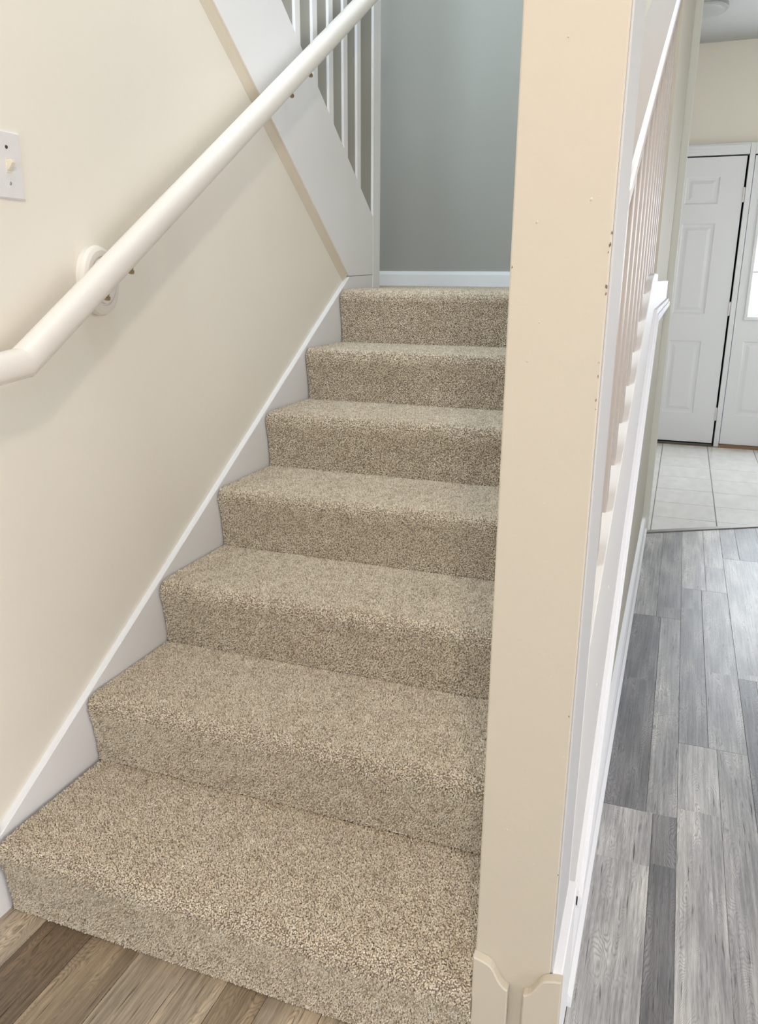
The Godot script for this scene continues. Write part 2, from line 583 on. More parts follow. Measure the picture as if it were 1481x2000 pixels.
func build_floor() -> void:
	var st := begin()
	box(st, Vector3(-1.1, -0.2, -5.7), Vector3(4.7, -0.0085, 4.1), 0)
	var fl := obj("floor", st, M.base)
	tag(fl, "grey weathered wood-look board floor of hall and foreground", "floor", "", "structure")
	# region covered with boards: L-shape, ended by the slanted strip
	var cut := PackedVector2Array([Vector2(1.0, 2.4), Vector2(2.4, 2.4), Vector2(2.4, -3.835), Vector2(1.087, -3.075), Vector2(1.0, -3.02)])
	# columns: [x0, x1, first joint, list of strips as [share, tone, grain] per board along z]
	var edges := [1.0800, 1.2553, 1.4306, 1.6059, 1.7812, 1.9565, 2.1318, 2.3071, 2.4]
	var joints := [-0.772, -1.115, -0.35, -1.42, -0.62, -1.2, -0.2, -0.9]
	var near := {
		"0:0": [[0.69, 0, 0], [0.31, 3, 1]], "0:1": [[0.60, 3, 1], [0.40, 1, 1]], "0:2": [[0.5, 1, 1], [0.5, 2, 0]],
		"1:0": [[0.56, 0, 2], [0.44, 1, 0]], "1:1": [[0.44, 2, 1], [0.56, 1, 1]], "1:2": [[0.55, 0, 1], [0.45, 0, 2]],
		"2:0": [[0.36, 3, 1], [0.64, 2, 0]], "2:1": [[0.30, 3, 1], [0.70, 0, 2]], "2:2": [[1.0, 0, 0]],
	}
	for i in edges.size() - 1:
		var w: float = edges[i + 1] - edges[i]
		var z: float = joints[i] + 1.22
		while z < 2.4: z += 1.22
		var first: float = joints[i]
		while z > -3.9:
			var z2 := z - 1.22
			# number 0 is the board nearest the viewer that ends at the first joint
			var key := "%d:%d" % [i, roundi((first - z2) / 1.22)]
			var strips: Array = near.get(key, [])
			if strips.is_empty():
				var sh := rng.randf_range(0.3, 0.7)
				strips = [[sh, rng.randi_range(0, 3), rng.randi_range(0, 2)], [1.0 - sh, rng.randi_range(0, 3), rng.randi_range(0, 2)]]
			var x: float = edges[i]
			for s in strips:
				var x2: float = x + w * s[0]
				for pc in Geometry2D.intersect_polygons(PackedVector2Array([Vector2(x + 0.0002, z2 + 0.0003), Vector2(x2 - 0.0002, z2 + 0.0003), Vector2(x2 - 0.0002, z - 0.0003), Vector2(x + 0.0002, z - 0.0003)]), cut):
					if pc.size() >= 3: plank(pc, fl, s[1], s[2], 0.0)
				x = x2
			z = z2
	# boards in front of the bottom step, warm light put into their tone
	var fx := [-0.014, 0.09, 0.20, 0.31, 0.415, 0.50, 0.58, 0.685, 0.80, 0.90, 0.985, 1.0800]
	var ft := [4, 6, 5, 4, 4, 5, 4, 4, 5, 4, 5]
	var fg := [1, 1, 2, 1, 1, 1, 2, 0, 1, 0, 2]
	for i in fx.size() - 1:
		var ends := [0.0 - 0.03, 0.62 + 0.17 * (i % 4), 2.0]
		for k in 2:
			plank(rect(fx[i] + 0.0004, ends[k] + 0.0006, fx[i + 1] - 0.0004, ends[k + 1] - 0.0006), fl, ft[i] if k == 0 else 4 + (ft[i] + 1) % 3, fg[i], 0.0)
	# tiles of the entry
	st = begin()
	var grout := PackedVector2Array([Vector2(1.087, -3.08), Vector2(2.4, -3.842), Vector2(2.4, DOOR_Z - 0.03), Vector2(0.3, DOOR_Z - 0.03), Vector2(0.3, -3.08)])
	prism(st, 1, grout, -0.0085, -0.003)
	var tf := obj("floor", st, M.grout)
	tag(tf, "pale square tile floor of the entry in front of the doors", "floor", "", "structure")
	var xs := []
	for i in range(-3, 5): xs.append(1.1025 + 0.3195 * i)
	var zs := [-3.06, -3.393, -3.705, -4.036, -4.372, -4.700, -5.040, -5.36, -5.534]
	for i in xs.size() - 1:
		for k in zs.size() - 1:
			var r := rect(xs[i] + 0.0022, zs[k + 1] + 0.0022, xs[i + 1] - 0.0022, zs[k] - 0.0022)
			for pc in Geometry2D.intersect_polygons(r, inset_ccw(grout, 0.002)):
				if pc.size() < 3: continue
				st = begin()
				uvo = Vector2(rng.randf(), rng.randf())
				prism(st, 1, pc, -0.006, rng.randf_range(-0.0003, 0.0003), 0.0015)
				obj("tile", st, M.tiles[rng.randi_range(0, 2)], tf)
	uvo = Vector2.ZERO

func inset_ccw(poly: PackedVector2Array, d: float) -> PackedVector2Array:
	var p := poly.duplicate()
	if Geometry2D.is_polygon_clockwise(p): p.reverse()
	return inset(p, d)

# ---------------------------------------------------------------- carpeted stairs
func step_profile(k: int) -> PackedVector2Array:
	# (z, y) from the foot of the riser, over the rolled nose, to the back of the tread
	var z := -(k - 1) * RUN
	var y := (k - 1) * RISE
	var top := k * RISE if k < 7 else LAND
	var back := -k * RUN if k < 7 else -1.98
	var h := top - y
	if k == 7:
		# the landing nose is rolled more widely
		return PackedVector2Array([Vector2(z, y), Vector2(z + 0.003, y + h * 0.28), Vector2(z + 0.009, y + h * 0.55), Vector2(z + 0.016, top - 0.050), Vector2(z + 0.0195, top - 0.036),
			Vector2(z + 0.0175, top - 0.023), Vector2(z + 0.009, top - 0.013), Vector2(z - 0.008, top - 0.006), Vector2(z - 0.045, top - 0.001), Vector2(z - 0.08, top), Vector2(back, top)])
	return PackedVector2Array([Vector2(z, y), Vector2(z + 0.003, y + h * 0.28), Vector2(z + 0.009, y + h * 0.55), Vector2(z + 0.016, top - 0.045), Vector2(z + 0.0195, top - 0.030),
		Vector2(z + 0.0185, top - 0.017), Vector2(z + 0.013, top - 0.007), Vector2(z + 0.003, top - 0.0015), Vector2(z - 0.012, top), Vector2(back, top)])

var tuft: ArrayMesh

func make_tuft() -> ArrayMesh:
	# a twisted tuft of yarn: a little lumpy eight-sided spindle
	var st := begin()
	var top := Vector3(0.15, 1.0, 0.1)
	var bot := Vector3(0, -0.3, 0)
	var ring := [Vector3(0.5, 0.35, 0.1), Vector3(-0.05, 0.45, 0.5), Vector3(-0.5, 0.3, -0.05), Vector3(0.05, 0.5, -0.5)]
	for i in 4:
		var a: Vector3 = ring[i]
		var b: Vector3 = ring[(i + 1) % 4]
		face(st, [a, b, top], a + b, [a.normalized(), b.normalized(), Vector3.UP])
		face(st, [a, b, bot], a + b - Vector3.UP, [a.normalized(), b.normalized(), Vector3.DOWN])
	return st.commit()

func pile(prof: PackedVector2Array, x0: float, x1: float, gap: float, parent: Node3D, until := -99.0, sd := 0) -> void:
	var r := RandomNumberGenerator.new()
	r.seed = 900 + sd
	var patch := noise(5.0, 71, 3)
	var mottle := noise(26.0, 72, 2)
	var buf := PackedFloat32Array()
	var count := 0
	var pal := [Color(0.767, 0.669, 0.529), Color(0.698, 0.592, 0.459), Color(0.581, 0.483, 0.361), Color(0.432, 0.353, 0.260), Color(0.837, 0.755, 0.628)]
	for i in prof.size() - 1:
		var a := prof[i]
		var b := prof[i + 1]
		if b.x < until: b = a.lerp(b, (until - a.x) / (b.x - a.x))
		var d := (b - a)
		var n := Vector3(0, -d.x, d.y).normalized()   # outward: up for treads, forward for risers
		n = Vector3(0, -d.x, 0) + Vector3(0, 0, d.y)
		n = n.normalized()
		var along := Vector3(0, d.y, d.x).normalized()
		var rows := maxi(1, roundi(d.length() / gap))
		var cols := roundi((x1 - x0) / gap)
		for row in rows:
			for c in cols:
				var t := (row + r.randf()) / rows
				var p := a.lerp(b, t)
				var at := Vector3(x0 + (x1 - x0) * (c + 0.1 + 0.8 * r.randf()) / cols, p.y, p.x)
				var pt := patch.get_noise_3d(at.x, at.y, at.z)
				var up := (n + along * (r.randf_range(-0.65, 0.65) + pt * 0.5) + Vector3(r.randf_range(-0.65, 0.65) + pt * 0.4, 0, 0)).normalized()
				var sx := up.cross(Vector3(0, 0.3, 1)).normalized().rotated(up, r.randf() * TAU)
				var sz := sx.cross(up)
				var w := gap * r.randf_range(1.05, 1.5)
				var h := r.randf_range(0.0030, 0.0058)
				sx *= w
				sz *= w
				var uy := up * h
				var k := r.randf() + mottle.get_noise_3d(at.x, at.y, at.z) * 0.22
				var col: Color = pal[0] if k > 0.66 else pal[1] if k > 0.36 else pal[2] if k > 0.13 else pal[3]
				if k > 0.93: col = pal[4]
				var sh := r.randf_range(0.86, 1.12)
				buf.append_array(PackedFloat32Array([sx.x, uy.x, sz.x, at.x, sx.y, uy.y, sz.y, at.y, sx.z, uy.z, sz.z, at.z, col.r * sh, col.g * sh, col.b * sh, 1.0]))
				count += 1
	var mm := MultiMesh.new()
	mm.transform_format = MultiMesh.TRANSFORM_3D
	mm.use_colors = true
	mm.mesh = tuft
	mm.instance_count = count
	mm.buffer = buf
	var o := MultiMeshInstance3D.new()
	o.multimesh = mm
	o.material_override = M.pile
	o.name = "carpet_pile"
	parent.add_child(o, true)
	o.set_meta("kind", "stuff")

func carpet_body(prof: PackedVector2Array, x0: float, x1: float) -> SurfaceTool:
	var st := begin()
	var z_back := prof[-1].x
	var low := prof[0].y - 0.001
	var shape := prof.duplicate()
	shape.append(Vector2(z_back, low))
	prism(st, 0, shape, x0, x1)
	return st

func build_stairs() -> void:
	tuft = make_tuft()
	var t := thing("staircase", "lower flight of seven beige carpeted steps up to the landing", "staircase")
	for k in range(1, 8):
		var prof := step_profile(k)
		var x0 := 0.010 if k == 1 else 0.004
		var x1 := POST_L
		var s := obj("carpet_step", carpet_body(prof, x0, x1), M.carpet, t)
		var gap := 0.0029 if k < 3 else 0.0031 if k < 5 else 0.0034
		var tufted := prof.duplicate()
		tufted[0] = tufted[0].lerp(tufted[1], 0.05)
		if k < 7: tufted[-1] += Vector2(0.0025, 0.0)
		pile(tufted, x0 + 0.001, x1 - 0.001, gap, s, -99.0, k)
	# landing
	var st := begin()
	box(st, Vector3(-1.0, LAND - 0.16, BACK_Z), Vector3(POST_L, LAND, -2.115), 0)
	box(st, Vector3(0.0, LAND - 0.16, -2.115), Vector3(POST_L, LAND, -1.981), 0)
	var ld := obj("floor", st, M.carpet)
	tag(ld, "beige carpeted landing at the top of the lower flight", "landing", "", "structure")
	pile(PackedVector2Array([Vector2(-2.116, LAND), Vector2(BACK_Z + 0.016, LAND)]), -0.6, 0.0, 0.0042, ld, -99.0, 11)
	pile(PackedVector2Array([Vector2(-1.981, LAND), Vector2(BACK_Z + 0.016, LAND)]), 0.0, POST_L, 0.0042, ld, -99.0, 12)
	# skirting board along the wall
	st = begin()
	var sk := func(z: float) -> float: return 0.172 - 0.585 * z
	prism(st, 0, PackedVector2Array([Vector2(0.0, 0.0), Vector2(0.0, sk.call(-0.0)), Vector2(-1.80, sk.call(-1.80)), Vector2(-2.106, 1.235), Vector2(-2.106, 1.0), Vector2(-0.4, 0.0)]), WALL_X, 0.0, 0.002)
	obj("skirt_board", st, M.white, t)

# ---------------------------------------------------------------- upper flight
func build_upper_stairs() -> void:
	var t := thing("upper_staircase", "upper flight with white slanted stringer board and square white balusters above the stair wall", "staircase")
	var lo := func(z: float) -> float: return 1.234 + 0.744 * (z + 1.793)
	var hi := func(z: float) -> float: return 1.464 + 0.719 * (z + 2.007)
	var st := begin()
	prism(st, 0, PackedVector2Array([Vector2(-2.035, hi.call(-2.035)), Vector2(-2.035, 1.2335), Vector2(-1.80, 1.2270), Vector2(-0.05, lo.call(-0.05)), Vector2(-0.05, hi.call(-0.05))]), -0.114, 0.001, 0.0006)
	obj("stringer", st, M.white, t)
	# small block below the stringer end
	st = begin()
	# moulding that fills the corner under the board, painted a darker tan than the wall
	st = begin()
	var z0 := -1.795
	var z1 := -0.25
	var cs := [Vector2(WALL_X - 0.002, 0.0), Vector2(-0.001, 0.0), Vector2(-0.0075, -0.005), Vector2(-0.0105, -0.012), Vector2(-0.0125, -0.024), Vector2(-0.0138, -0.040), Vector2(WALL_X - 0.002, -0.040)]
	for i in cs.size():
		var a: Vector2 = cs[i]
		var b: Vector2 = cs[(i + 1) % cs.size()]
		var o2 := Vector3(b.y - a.y, -(b.x - a.x), 0)
		face(st, [Vector3(a.x, lo.call(z0) + a.y, z0), Vector3(b.x, lo.call(z0) + b.y, z0), Vector3(b.x, lo.call(z1) + b.y, z1), Vector3(a.x, lo.call(z1) + a.y, z1)], -o2)
	obj("moulding", st, M.tan, t)
	# end post where the wall stops at the landing
	st = begin()
	box(st, Vector3(-0.114, LAND - 0.02, -2.112), Vector3(0.0012, TOP - 0.5, -2.036), 0.001)
	obj("newel", st, M.white, t)
	# balusters
	for i in 14:
		var z := -1.893 + 0.1208 * i
		st = begin()
		var y: float = hi.call(z)
		box(st, Vector3(-0.008, y - 0.02, z - 0.0175), Vector3(0.0012, y + 0.78, z + 0.0175), 0.0008)
		obj("baluster", st, M.white, t)
	st = begin()
	sweep(st, [Vector3(-0.03, hi.call(-2.036) + 0.80, -2.036), Vector3(-0.03, hi.call(-0.05) + 0.80, -0.05)], superellipse(0.06, 0.05, 4.0), Vector3(1, 0, 0))
	obj("top_rail", st, M.white, t)
	# grey painted panel behind the balusters
	st = begin()
	prism(st, 0, PackedVector2Array([Vector2(-2.035, hi.call(-2.035) - 0.03), Vector2(-2.035, hi.call(-2.035) + 0.78), Vector2(-0.05, hi.call(-0.05) + 0.78), Vector2(-0.05, hi.call(-0.05) - 0.03)]), -0.05, -0.0075)
	obj("back_panel", st, M.grey_wall, t)
	# carpeted steps behind the stringer
	for k in 8:
		st = begin()
		var z := -1.95 + 0.24 * k
		box(st, Vector3(-0.999, LAND - 0.14, z), Vector3(-0.115, LAND + 0.172 * (k + 1), minf(z + 0.26, 0.0)), 0.012)
		obj("carpet_step", st, M.carpet, t)

# ---------------------------------------------------------------- hall balustrade
func build_balustrade() -> void:
	var t := thing("balustrade", "open white balustrade on the hall side, seen edge-on behind the square post", "balustrade")
	var top := func(z: float) -> float: return 0.607 - 0.51 * z
	var mo := func(z: float) -> float: return 0.262 - 0.84 * (z + 0.51)
	# panel board
	var st := begin()
	prism(st, 0, PackedVector2Array([Vector2(-0.161, 0.0), Vector2(-0.161, top.call(-0.161)), Vector2(-1.20, top.call(-1.20)), Vector2(-1.30, 1.237), Vector2(-1.567, 1.237), Vector2(-1.567, 1.217), Vector2(-3.066, 1.217), Vector2(-3.066, 1.12), Vector2(-1.53, 1.12), Vector2(-0.31, 0.096), Vector2(-0.31, 0.0)]), 0.949, 1.066, 0.0015)
	obj("stringer", st, M.panel, t)
	# moulding along its lower edge
	for q in [[1.076, 0.0, 0.045], [1.082, 0.012, 0.020]]:
		st = begin()
		var a := -0.30
		var b := -1.50
		prism(st, 0, PackedVector2Array([Vector2(a, maxf(0.096, mo.call(a) + q[1])), Vector2(a, mo.call(a) + q[1] + q[2]), Vector2(b, mo.call(b) + q[1] + q[2]), Vector2(-3.066, mo.call(b) + q[1] + q[2]), Vector2(-3.066, mo.call(b) + q[1]), Vector2(b, mo.call(b) + q[1])]), 1.060, q[0], 0.002)
		obj("moulding", st, M.white, t)
	# balusters
	for i in 11:
		var z := -0.328 - 0.118 * i
		st = begin()
		box(st, Vector3(1.020, minf(top.call(z), 1.237) - 0.02, z - 0.017), Vector3(1.0535, 1.235 - 0.484 * z, z + 0.017), 0.0015)
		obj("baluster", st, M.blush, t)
	# sloping cap rail
	st = begin()
	var un := func(z: float) -> float: return 1.226 - 0.484 * z
	prism(st, 0, PackedVector2Array([Vector2(-0.155, un.call(-0.155)), Vector2(-0.155, un.call(-0.155) + 0.042), Vector2(-1.566, un.call(-1.566) + 0.042), Vector2(-1.566, un.call(-1.566))]), 1.007, 1.0655, 0.004)
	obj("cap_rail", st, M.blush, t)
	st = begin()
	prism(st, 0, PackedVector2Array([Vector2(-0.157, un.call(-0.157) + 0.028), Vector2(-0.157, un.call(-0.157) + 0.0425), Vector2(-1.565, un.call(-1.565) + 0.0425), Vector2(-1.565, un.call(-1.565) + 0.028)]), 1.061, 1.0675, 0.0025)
	obj("edge_highlight", st, M.white, t)  # white strip standing for the bright highlight along the rail edge
	# small nail and scuffs on the panel
	for q in [[-0.50, 0.66, 0.0035], [-0.41, 0.50, 0.003]]:
		st = begin()
		lathe(st, [Vector2(0, 0.0015), Vector2(q[2] * 0.7, 0.0012), Vector2(q[2], 0)], Vector3(1.066, q[1], q[0]), Vector3(1, 0, 0), 10)
		obj("nail", st, M.ivory, t)

# ---------------------------------------------------------------- square post
func build_post() -> void:
	var t := thing("square_post", "tall square cream post at the foot of the stairs between steps and hall", "post")
	var st := begin()
	box(st, Vector3(POST_L, 0, -0.16), Vector3(POST_R - 0.002, CEIL, 0.0), 0.002)
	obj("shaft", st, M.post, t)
	# white painted face on the hall side
	st = begin()
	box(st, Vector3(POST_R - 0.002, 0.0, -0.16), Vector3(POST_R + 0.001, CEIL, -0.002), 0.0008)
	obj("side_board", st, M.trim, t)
	# two base boards with wavy tops
	var wave := [Vector2(0, 0.233), Vector2(0.010, 0.231), Vector2(0.020, 0.228), Vector2(0.027, 0.224), Vector2(0.032, 0.218), Vector2(0.036, 0.210), Vector2(0.040, 0.202), Vector2(0.044, 0.196), Vector2(0.049, 0.191), Vector2(0.055, 0.188)]
	for s in 2:
		var pl := PackedVector2Array()
		var x0 := 0.9475 if s == 0 else 1.0805
		var d := 1.0 if s == 0 else -1.0
		pl.append(Vector2(x0, 0.0))
		for w: Vector2 in wave: pl.append(Vector2(x0 + d * w.x, w.y))
		pl.append(Vector2(x0 + d * 0.055, 0.0))
		st = begin()
		prism(st, 2, pl, 0.0005, 0.016, 0.002)
		obj("base_board", st, M.post, t)
	# return of the right base board along the hall side
	st = begin()
	prism(st, 0, PackedVector2Array([Vector2(0.0003, 0.0), Vector2(0.0003, 0.232), Vector2(-0.165, 0.262), Vector2(-0.165, 0.0)]), POST_R + 0.0012, 1.0795, 0.002)
	obj("base_board", st, M.white, t)
	# chipped paint along the edges
	var r := RandomNumberGenerator.new()
	r.seed = 4
	for q in [[1.0615, 1.272, 1.0], [1.0605, 1.259, 1.3], [1.059, 1.251, 0.7], [1.0600, 1.214, 1.6], [1.0602, 1.206, 1.0], [1.0590, 1.128, 0.6], [1.0592, 1.112, 0.9], [1.0590, 1.084, 0.9], [1.0598, 1.073, 0.6], [1.058, 0.66, 0.8], [1.061, 0.405, 0.7], [0.9505, 1.235, 0.8]]:
		st = begin()
		var pts := PackedVector2Array()
		var n := 9
		for i in n:
			var a := TAU * i / n
			pts.append(Vector2(q[0], q[1]) + Vector2(cos(a) * 0.0008, sin(a) * 0.0020) * q[2] * r.randf_range(0.5, 1.35))
		prism(st, 2, pts, -0.0004, 0.0005, 0.0002)
		obj("paint_chip", st, M.chip, t)
	# drips and dents in the thick paint
	for i in 14:
		st = begin()
		var c := Vector3(r.randf_range(0.956, 1.056), r.randf_range(0.28, 1.5), 0.0)
		var w := r.randf_range(0.0006, 0.0016)
		lathe(st, [Vector2(0, 0.0007), Vector2(w * 0.6, 0.0005), Vector2(w, -0.0002)], c, Vector3(0, 0, 1), 10, Vector2(1.0, r.randf_range(0.7, 1.8)))
		obj("paint_blob", st, M.post, t)

# ---------------------------------------------------------------- doors
func raised_panel(x0: float, y0: float, x1: float, y1: float, z: float) -> SurfaceTool:
	var st := begin()
	var prof := [[0.0, 0.0], [0.010, -0.009], [0.026, -0.009], [0.048, -0.0015]]
	for i in prof.size() - 1:
		var a: float = prof[i][0]
		var b: float = prof[i + 1][0]
		var za: float = z + prof[i][1]
		var zb: float = z + prof[i + 1][1]
		var A := [Vector3(x0 + a, y0 + a, za), Vector3(x1 - a, y0 + a, za), Vector3(x1 - a, y1 - a, za), Vector3(x0 + a, y1 - a, za)]
		var B := [Vector3(x0 + b, y0 + b, zb), Vector3(x1 - b, y0 + b, zb), Vector3(x1 - b, y1 - b, zb), Vector3(x0 + b, y1 - b, zb)]
		for k in 4:
			var k2 := (k + 1) % 4
			face(st, [A[k], A[k2], B[k2], B[k]], Vector3(0, 0, 1))
	var e := 0.048
	var zz := z - 0.0015
	face(st, [Vector3(x0 + e, y0 + e, zz), Vector3(x1 - e, y0 + e, zz), Vector3(x1 - e, y1 - e, zz), Vector3(x0 + e, y1 - e, zz)], Vector3(0, 0, 1))
	return st

func slab_with_holes(x0: float, y0: float, x1: float, y1: float, z0: float, z1: float, xs: Array, ys: Array) -> SurfaceTool:
	# xs: pairs of hole edges across, ys: pairs up
	var st := begin()
	var cur := x0
	for h in xs:
		box(st, Vector3(cur, y0, z0), Vector3(h[0], y1, z1), 0)
		cur = h[1]
	box(st, Vector3(cur, y0, z0), Vector3(x1, y1, z1), 0)
	for h in xs:
		var cy := y0
		for v in ys:
			box(st, Vector3(h[0], cy, z0), Vector3(h[1], v[0], z1), 0)
			cy = v[1]
		box(st, Vector3(h[0], cy, z0), Vector3(h[1], y1, z1), 0)
	return st

func build_doors() -> void:
	var z := DOOR_Z
	# --- left door
	var d := thing("door_1", "white six-panel door hinged on the right, left of the front door", "door", Vector3.ZERO, "", "structure")
	var xs := [[0.785, 1.010], [1.068, 1.293]]
	var ys := [[0.245, 0.785], [0.978, 1.607], [1.735, 1.918]]
	obj("slab", slab_with_holes(0.690, 0.026, 1.450, 2.044, z - 0.035, z, xs, ys), M.door, d)
	for h in xs:
		for v in ys:
			obj("panel", raised_panel(h[0], v[0], h[1], v[1], z), M.door, d)
	for y in [0.249, 1.018, 1.792]:
		var st := begin()
		lathe(st, [Vector2(0, 0.05), Vector2(0.0055, 0.049), Vector2(0.0055, -0.049), Vector2(0, -0.05)], Vector3(1.4545, y, z + 0.004), Vector3(0, 1, 0), 12)
		box(st, Vector3(1.446, y - 0.045, z - 0.004), Vector3(1.463, y + 0.045, z + 0.0015), 0.0005)
		obj("hinge", st, M.plastic, d)
	var sw := begin()
	box(sw, Vector3(0.69, 0.003, z - 0.03), Vector3(1.45, 0.014, z - 0.008), 0.001)
	obj("door_sweep", sw, M.dust, d)
	var f := begin()
	box(f, Vector3(0.60, 2.054, z - 0.08), Vector3(1.462, 2.128, z + 0.012), 0.003)
	box(f, Vector3(0.60, 0.0, z - 0.08), Vector3(0.682, 2.0535, z + 0.012), 0.003)
	box(f, Vector3(0.60, 2.1, z - 0.01), Vector3(1.462, 2.118, z + 0.018), 0.003)
	obj("door_frame", f, M.door, d)
	# --- front door
	var e := thing("door_2", "white front door with a divided glass light, at the right edge", "door", Vector3.ZERO, "", "structure")
	var hx := [[1.578, 2.200]]
	var hy := [[0.958, 1.93]]
	var st2 := begin()
	var px := [[1.578, 1.850], [1.925, 2.200]]
	# below the glass: two raised panels; above the rail the glass opening
	box(st2, Vector3(1.503, 0.026, z - 0.04), Vector3(1.578, 2.044, z), 0)
	box(st2, Vector3(2.200, 0.026, z - 0.04), Vector3(2.385, 2.044, z), 0)
	box(st2, Vector3(1.578, 1.93, z - 0.04), Vector3(2.200, 2.044, z), 0)
	box(st2, Vector3(1.578, 0.79, z - 0.04), Vector3(2.200, 0.958, z), 0)
	box(st2, Vector3(1.578, 0.026, z - 0.04), Vector3(2.200, 0.245, z), 0)
	box(st2, Vector3(1.850, 0.245, z - 0.04), Vector3(1.925, 0.79, z), 0)
	obj("slab", st2, M.door, e)
	for h in px:
		obj("panel", raised_panel(h[0], 0.245, h[1], 0.79, z), M.door, e)
		var bk := begin()
		box(bk, Vector3(h[0], 0.245, z - 0.038), Vector3(h[1], 0.79, z - 0.012), 0)
		obj("panel_back", bk, M.door, e)
	var wf := begin()
	box(wf, Vector3(1.560, 0.940, z), Vector3(2.218, 0.962, z + 0.009), 0.003)
	box(wf, Vector3(1.560, 1.926, z), Vector3(2.218, 1.948, z + 0.009), 0.003)
	box(wf, Vector3(1.560, 0.962, z), Vector3(1.582, 1.926, z + 0.009), 0.003)
	box(wf, Vector3(2.196, 0.962, z), Vector3(2.218, 1.926, z + 0.009), 0.003)
	var win := obj("glass_frame", wf, M.door, e)
	for y in [1.275, 1.60]:
		var mu := begin()
		box(mu, Vector3(1.582, y - 0.006, z - 0.016), Vector3(2.196, y + 0.006, z - 0.002), 0.001)
		obj("muntin", mu, M.door, win)
	for x in [1.79, 1.99]:
		var mu := begin()
		box(mu, Vector3(x - 0.006, 0.962, z - 0.015), Vector3(x + 0.006, 1.926, z - 0.003), 0.001)
		obj("muntin", mu, M.door, win)
	var gl := begin()
	box(gl, Vector3(1.578, 0.958, z - 0.024), Vector3(2.200, 1.93, z - 0.020), 0)
	obj("pane", gl, M.glass, e)
	var fr := begin()
	box(fr, Vector3(1.4635, 0.0, z - 0.08), Vector3(1.498, 2.128, z + 0.010), 0.003)
	box(fr, Vector3(1.498, 2.054, z - 0.08), Vector3(2.399, 2.128, z + 0.010), 0.003)
	box(fr, Vector3(1.485, 0.0, z - 0.09), Vector3(1.518, 2.06, z - 0.046), 0)
	box(fr, Vector3(1.498, 2.03, z - 0.09), Vector3(2.399, 2.07, z - 0.046), 0)
	box(fr, Vector3(2.37, 0.0, z - 0.09), Vector3(2.399, 2.06, z - 0.046), 0)
	obj("door_frame", fr, M.door, e)
	var th := begin()
	prism(th, 0, PackedVector2Array([Vector2(z - 0.10, 0.0), Vector2(z - 0.10, 0.022), Vector2(z + 0.005, 0.022), Vector2(z + 0.020, 0.014), Vector2(z + 0.024, 0.0)]), 1.499, 2.399)
	obj("threshold", th, M.sill, e)
	var s2 := begin()
	box(s2, Vector3(1.05, -0.001, z + 0.004), Vector3(1.4985, 0.0035, z + 0.022), 0.001)
	obj("threshold_strip", s2, M.sill, e)

# ---------------------------------------------------------------- handrail on the wall
func build_handrail() -> void:
	var t := thing("handrail", "round white handrail on brackets along the cream stair wall", "handrail")
	var xr := 0.062
	var cy := func(z: float) -> float: return 1.391 - 0.614 * (z + 0.654)
	var zb := -0.138
	var yb: float = cy.call(zb)
	var prof := superellipse(0.052, 0.053, 2.5)
	var st := begin()
	sweep(st, [Vector3(xr, yb - 0.010, -0.0305), Vector3(xr, yb, zb), Vector3(xr, cy.call(-2.03), -2.03)], prof, Vector3(1, 0, 0))
	obj("rail", st, M.rail, t)
	# return to the wall
	st = begin()
	sweep(st, [Vector3(WALL_X + 0.001, yb - 0.010, -0.0305 + 0.026), Vector3(xr + 0.0255, yb - 0.010, -0.0305 + 0.026)], superellipse(0.052, 0.053, 2.5), Vector3(0, 0, 1))
	obj("wall_return", st, M.rail, t)
	# lower wall rosette, two steps and a rounded rim
	st = begin()
	lathe(st, [Vector2(0.070, 0.0), Vector2(0.071, 0.012), Vector2(0.068, 0.020), Vector2(0.061, 0.0245), Vector2(0.050, 0.0255), Vector2(0.0485, 0.0225), Vector2(0.046, 0.0225), Vector2(0.0445, 0.0275), Vector2(0.040, 0.029), Vector2(0, 0.029)], Vector3(WALL_X, 1.212, -0.440), Vector3(1, 0, 0), 48, Vector2(1.0, 0.78))
	obj("rosette", st, M.rail, t)
	# brackets, hidden behind the rail but for the screws under it
	for q in [[-0.435, 0.014, -0.374, -0.457], [-1.29, 0.001, -1.225, -1.350]]:
		var z: float = q[0]
		var under: float = cy.call(z) - 0.027
		st = begin()
		var ya := under - 0.012
		lathe(st, [Vector2(0, 0.008), Vector2(0.009, 0.007), Vector2(0.012, 0.0)], Vector3(q[1], ya, z), Vector3(1, 0, 0), 16)
		sweep(st, [Vector3(q[1], ya, z), Vector3(xr - 0.012, ya, z), Vector3(xr - 0.001, under - 0.002, z)], superellipse(0.010, 0.010, 2.0, 12), Vector3(0, 0, 1))
		var b := obj("bracket", st, M.brass, t)
		st = begin()
		sweep(st, [Vector3(xr, cy.call(q[2] + 0.014) - 0.0312, q[2] + 0.014), Vector3(xr, cy.call(q[3] - 0.014) - 0.0312, q[3] - 0.014)], superellipse(0.017, 0.003, 4.0, 12), Vector3(1, 0, 0), false)
		obj("saddle", st, M.brass, b)
		for n in [2, 3]:
			st = begin()
			var zs: float = q[n]
			var dn := Vector3(0.25, -1, 0.5).normalized()
			lathe(st, [Vector2(0.0035, -0.006), Vector2(0.0040, 0.006), Vector2(0.0062, 0.007), Vector2(0.0060, 0.0115), Vector2(0, 0.013)], Vector3(xr + 0.006, cy.call(zs) - 0.0315, zs), dn, 14)
			obj("screw", st, M.brass, b)

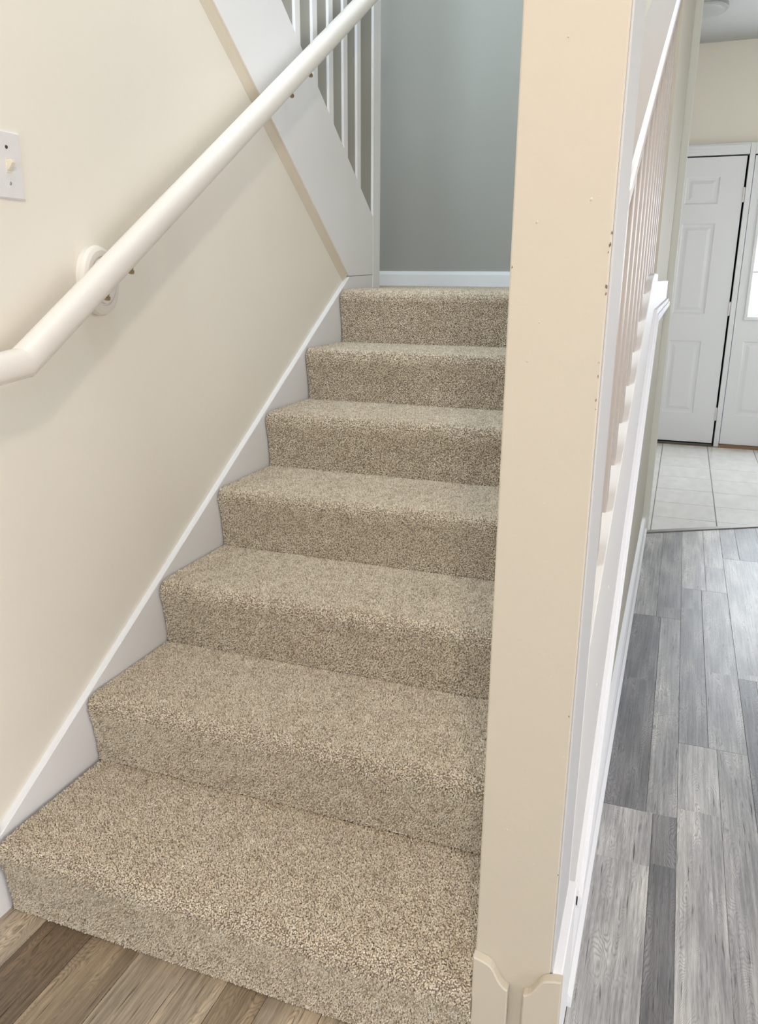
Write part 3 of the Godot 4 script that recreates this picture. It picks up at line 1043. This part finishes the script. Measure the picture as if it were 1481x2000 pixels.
# ---------------------------------------------------------------- light switch
func build_switch() -> void:
	var t := thing("light_switch", "white toggle switch plate on the cream wall above the handrail end", "switch", Vector3(WALL_X, 1.4105, -0.233))
	var st := begin()
	prism(st, 0, rect(-0.035, -0.057, 0.035, 0.057), 0.0, 0.0055, 0.003)
	obj("plate", st, M.plastic, t)
	st = begin()
	box(st, Vector3(0.0050, -0.0125, -0.0055), Vector3(0.0062, 0.0125, 0.0055), 0.0004)
	obj("toggle_slot", st, M.ivory, t)
	st = begin()
	prism(st, 2, PackedVector2Array([Vector2(0.0050, -0.008), Vector2(0.0085, -0.008), Vector2(0.0175, 0.004), Vector2(0.0165, 0.010), Vector2(0.0050, 0.009)]), -0.0042, 0.0042, 0.0012)
	obj("toggle", st, M.ivory, t)
	for y in [0.030, -0.030]:
		st = begin()
		lathe(st, [Vector2(0, 0.0016), Vector2(0.0025, 0.0013), Vector2(0.0033, 0.0)], Vector3(0.0054, y, 0.0), Vector3(1, 0, 0), 14)
		obj("screw", st, M.hole if y > 0 else M.steel, t)

# ---------------------------------------------------------------- lamps
func ceiling_lamp(at: Vector3, label: String, lit: bool, r := 0.17) -> void:
	var t := thing("ceiling_light", label, "light", at)
	var st := begin()
	lathe(st, [Vector2(0, 0.0), Vector2(r, 0.0), Vector2(r, -0.022), Vector2(r - 0.006, -0.030), Vector2(r - 0.02, -0.030), Vector2(0, -0.028)], Vector3.ZERO, Vector3(0, 1, 0), 40)
	obj("base_ring", st, M.steel if lit else M.dome, t)
	st = begin()
	var pr := []
	for i in 9:
		var a := PI * 0.5 * i / 8.0
		pr.append(Vector2((r - 0.02) * cos(a), -0.030 - (0.055 if lit else 0.016) * sin(a)))
	lathe(st, pr, Vector3.ZERO, Vector3(0, 1, 0), 40)
	obj("dome", st, M.lamp if lit else M.dome, t)
	if lit:
		var l := OmniLight3D.new()
		l.name = "lamp_light"
		t.add_child(l)
		l.position = Vector3(0, -0.17, 0)
		l.light_size = 0.07
		l.light_color = lin(1.0, 0.86, 0.75)
		l.light_energy = 1.1
		l.omni_range = 20.0
		l.omni_attenuation = 2.0
		l.shadow_enabled = true

func build_lights() -> void:
	ceiling_lamp(Vector3(1.04, CEIL, -4.69), "flat round ceiling light over the entry, switched off", false)
	ceiling_lamp(Vector3(1.34, CEIL, 1.25), "lit round ceiling light over the foot of the stairs", true)

# ---------------------------------------------------------------- unseen windows added to light the scene
func window(called: String, label: String, axis: int, a: Vector2, b: Vector2, w: float) -> void:
	# a, b: corners in the plane, w: position on the axis
	var t := thing(called, label, "window", Vector3.ZERO, "", "structure")
	var st := begin()
	for r in [rect(a.x, a.y, b.x, a.y + 0.05), rect(a.x, b.y - 0.05, b.x, b.y), rect(a.x, a.y + 0.05, a.x + 0.05, b.y - 0.05), rect(b.x - 0.05, a.y + 0.05, b.x, b.y - 0.05), rect((a.x + b.x) / 2 - 0.02, a.y + 0.05, (a.x + b.x) / 2 + 0.02, b.y - 0.05)]:
		prism(st, axis, r, w - 0.03, w + 0.03)
	obj("window_frame", st, M.white, t)
	st = begin()
	prism(st, axis, rect(a.x + 0.045, a.y + 0.045, b.x - 0.045, b.y - 0.045), w - 0.003, w + 0.003)
	obj("pane", st, M.glass, t)

func build_windows() -> void:
	window("window_1", "wide unseen window behind the viewer, added as fill light", 2, Vector2(0.6, 0.3), Vector2(2.3, 2.4), 4.05)
	window("window_2", "unseen upper window over the foot of the stairs, placed for daylight from upstairs", 2, Vector2(-0.55, 3.3), Vector2(0.75, 4.5), 0.15)
	window("window_4", "wide unseen window on the right of the room behind the viewer, added to light the stair wall", 0, Vector2(-0.2, 0.3), Vector2(2.4, 2.4), 4.65)
	window("window_3", "unseen hall window on the right wall, added as fill light", 0, Vector2(-2.2, 0.9), Vector2(-1.0, 2.1), 2.45)
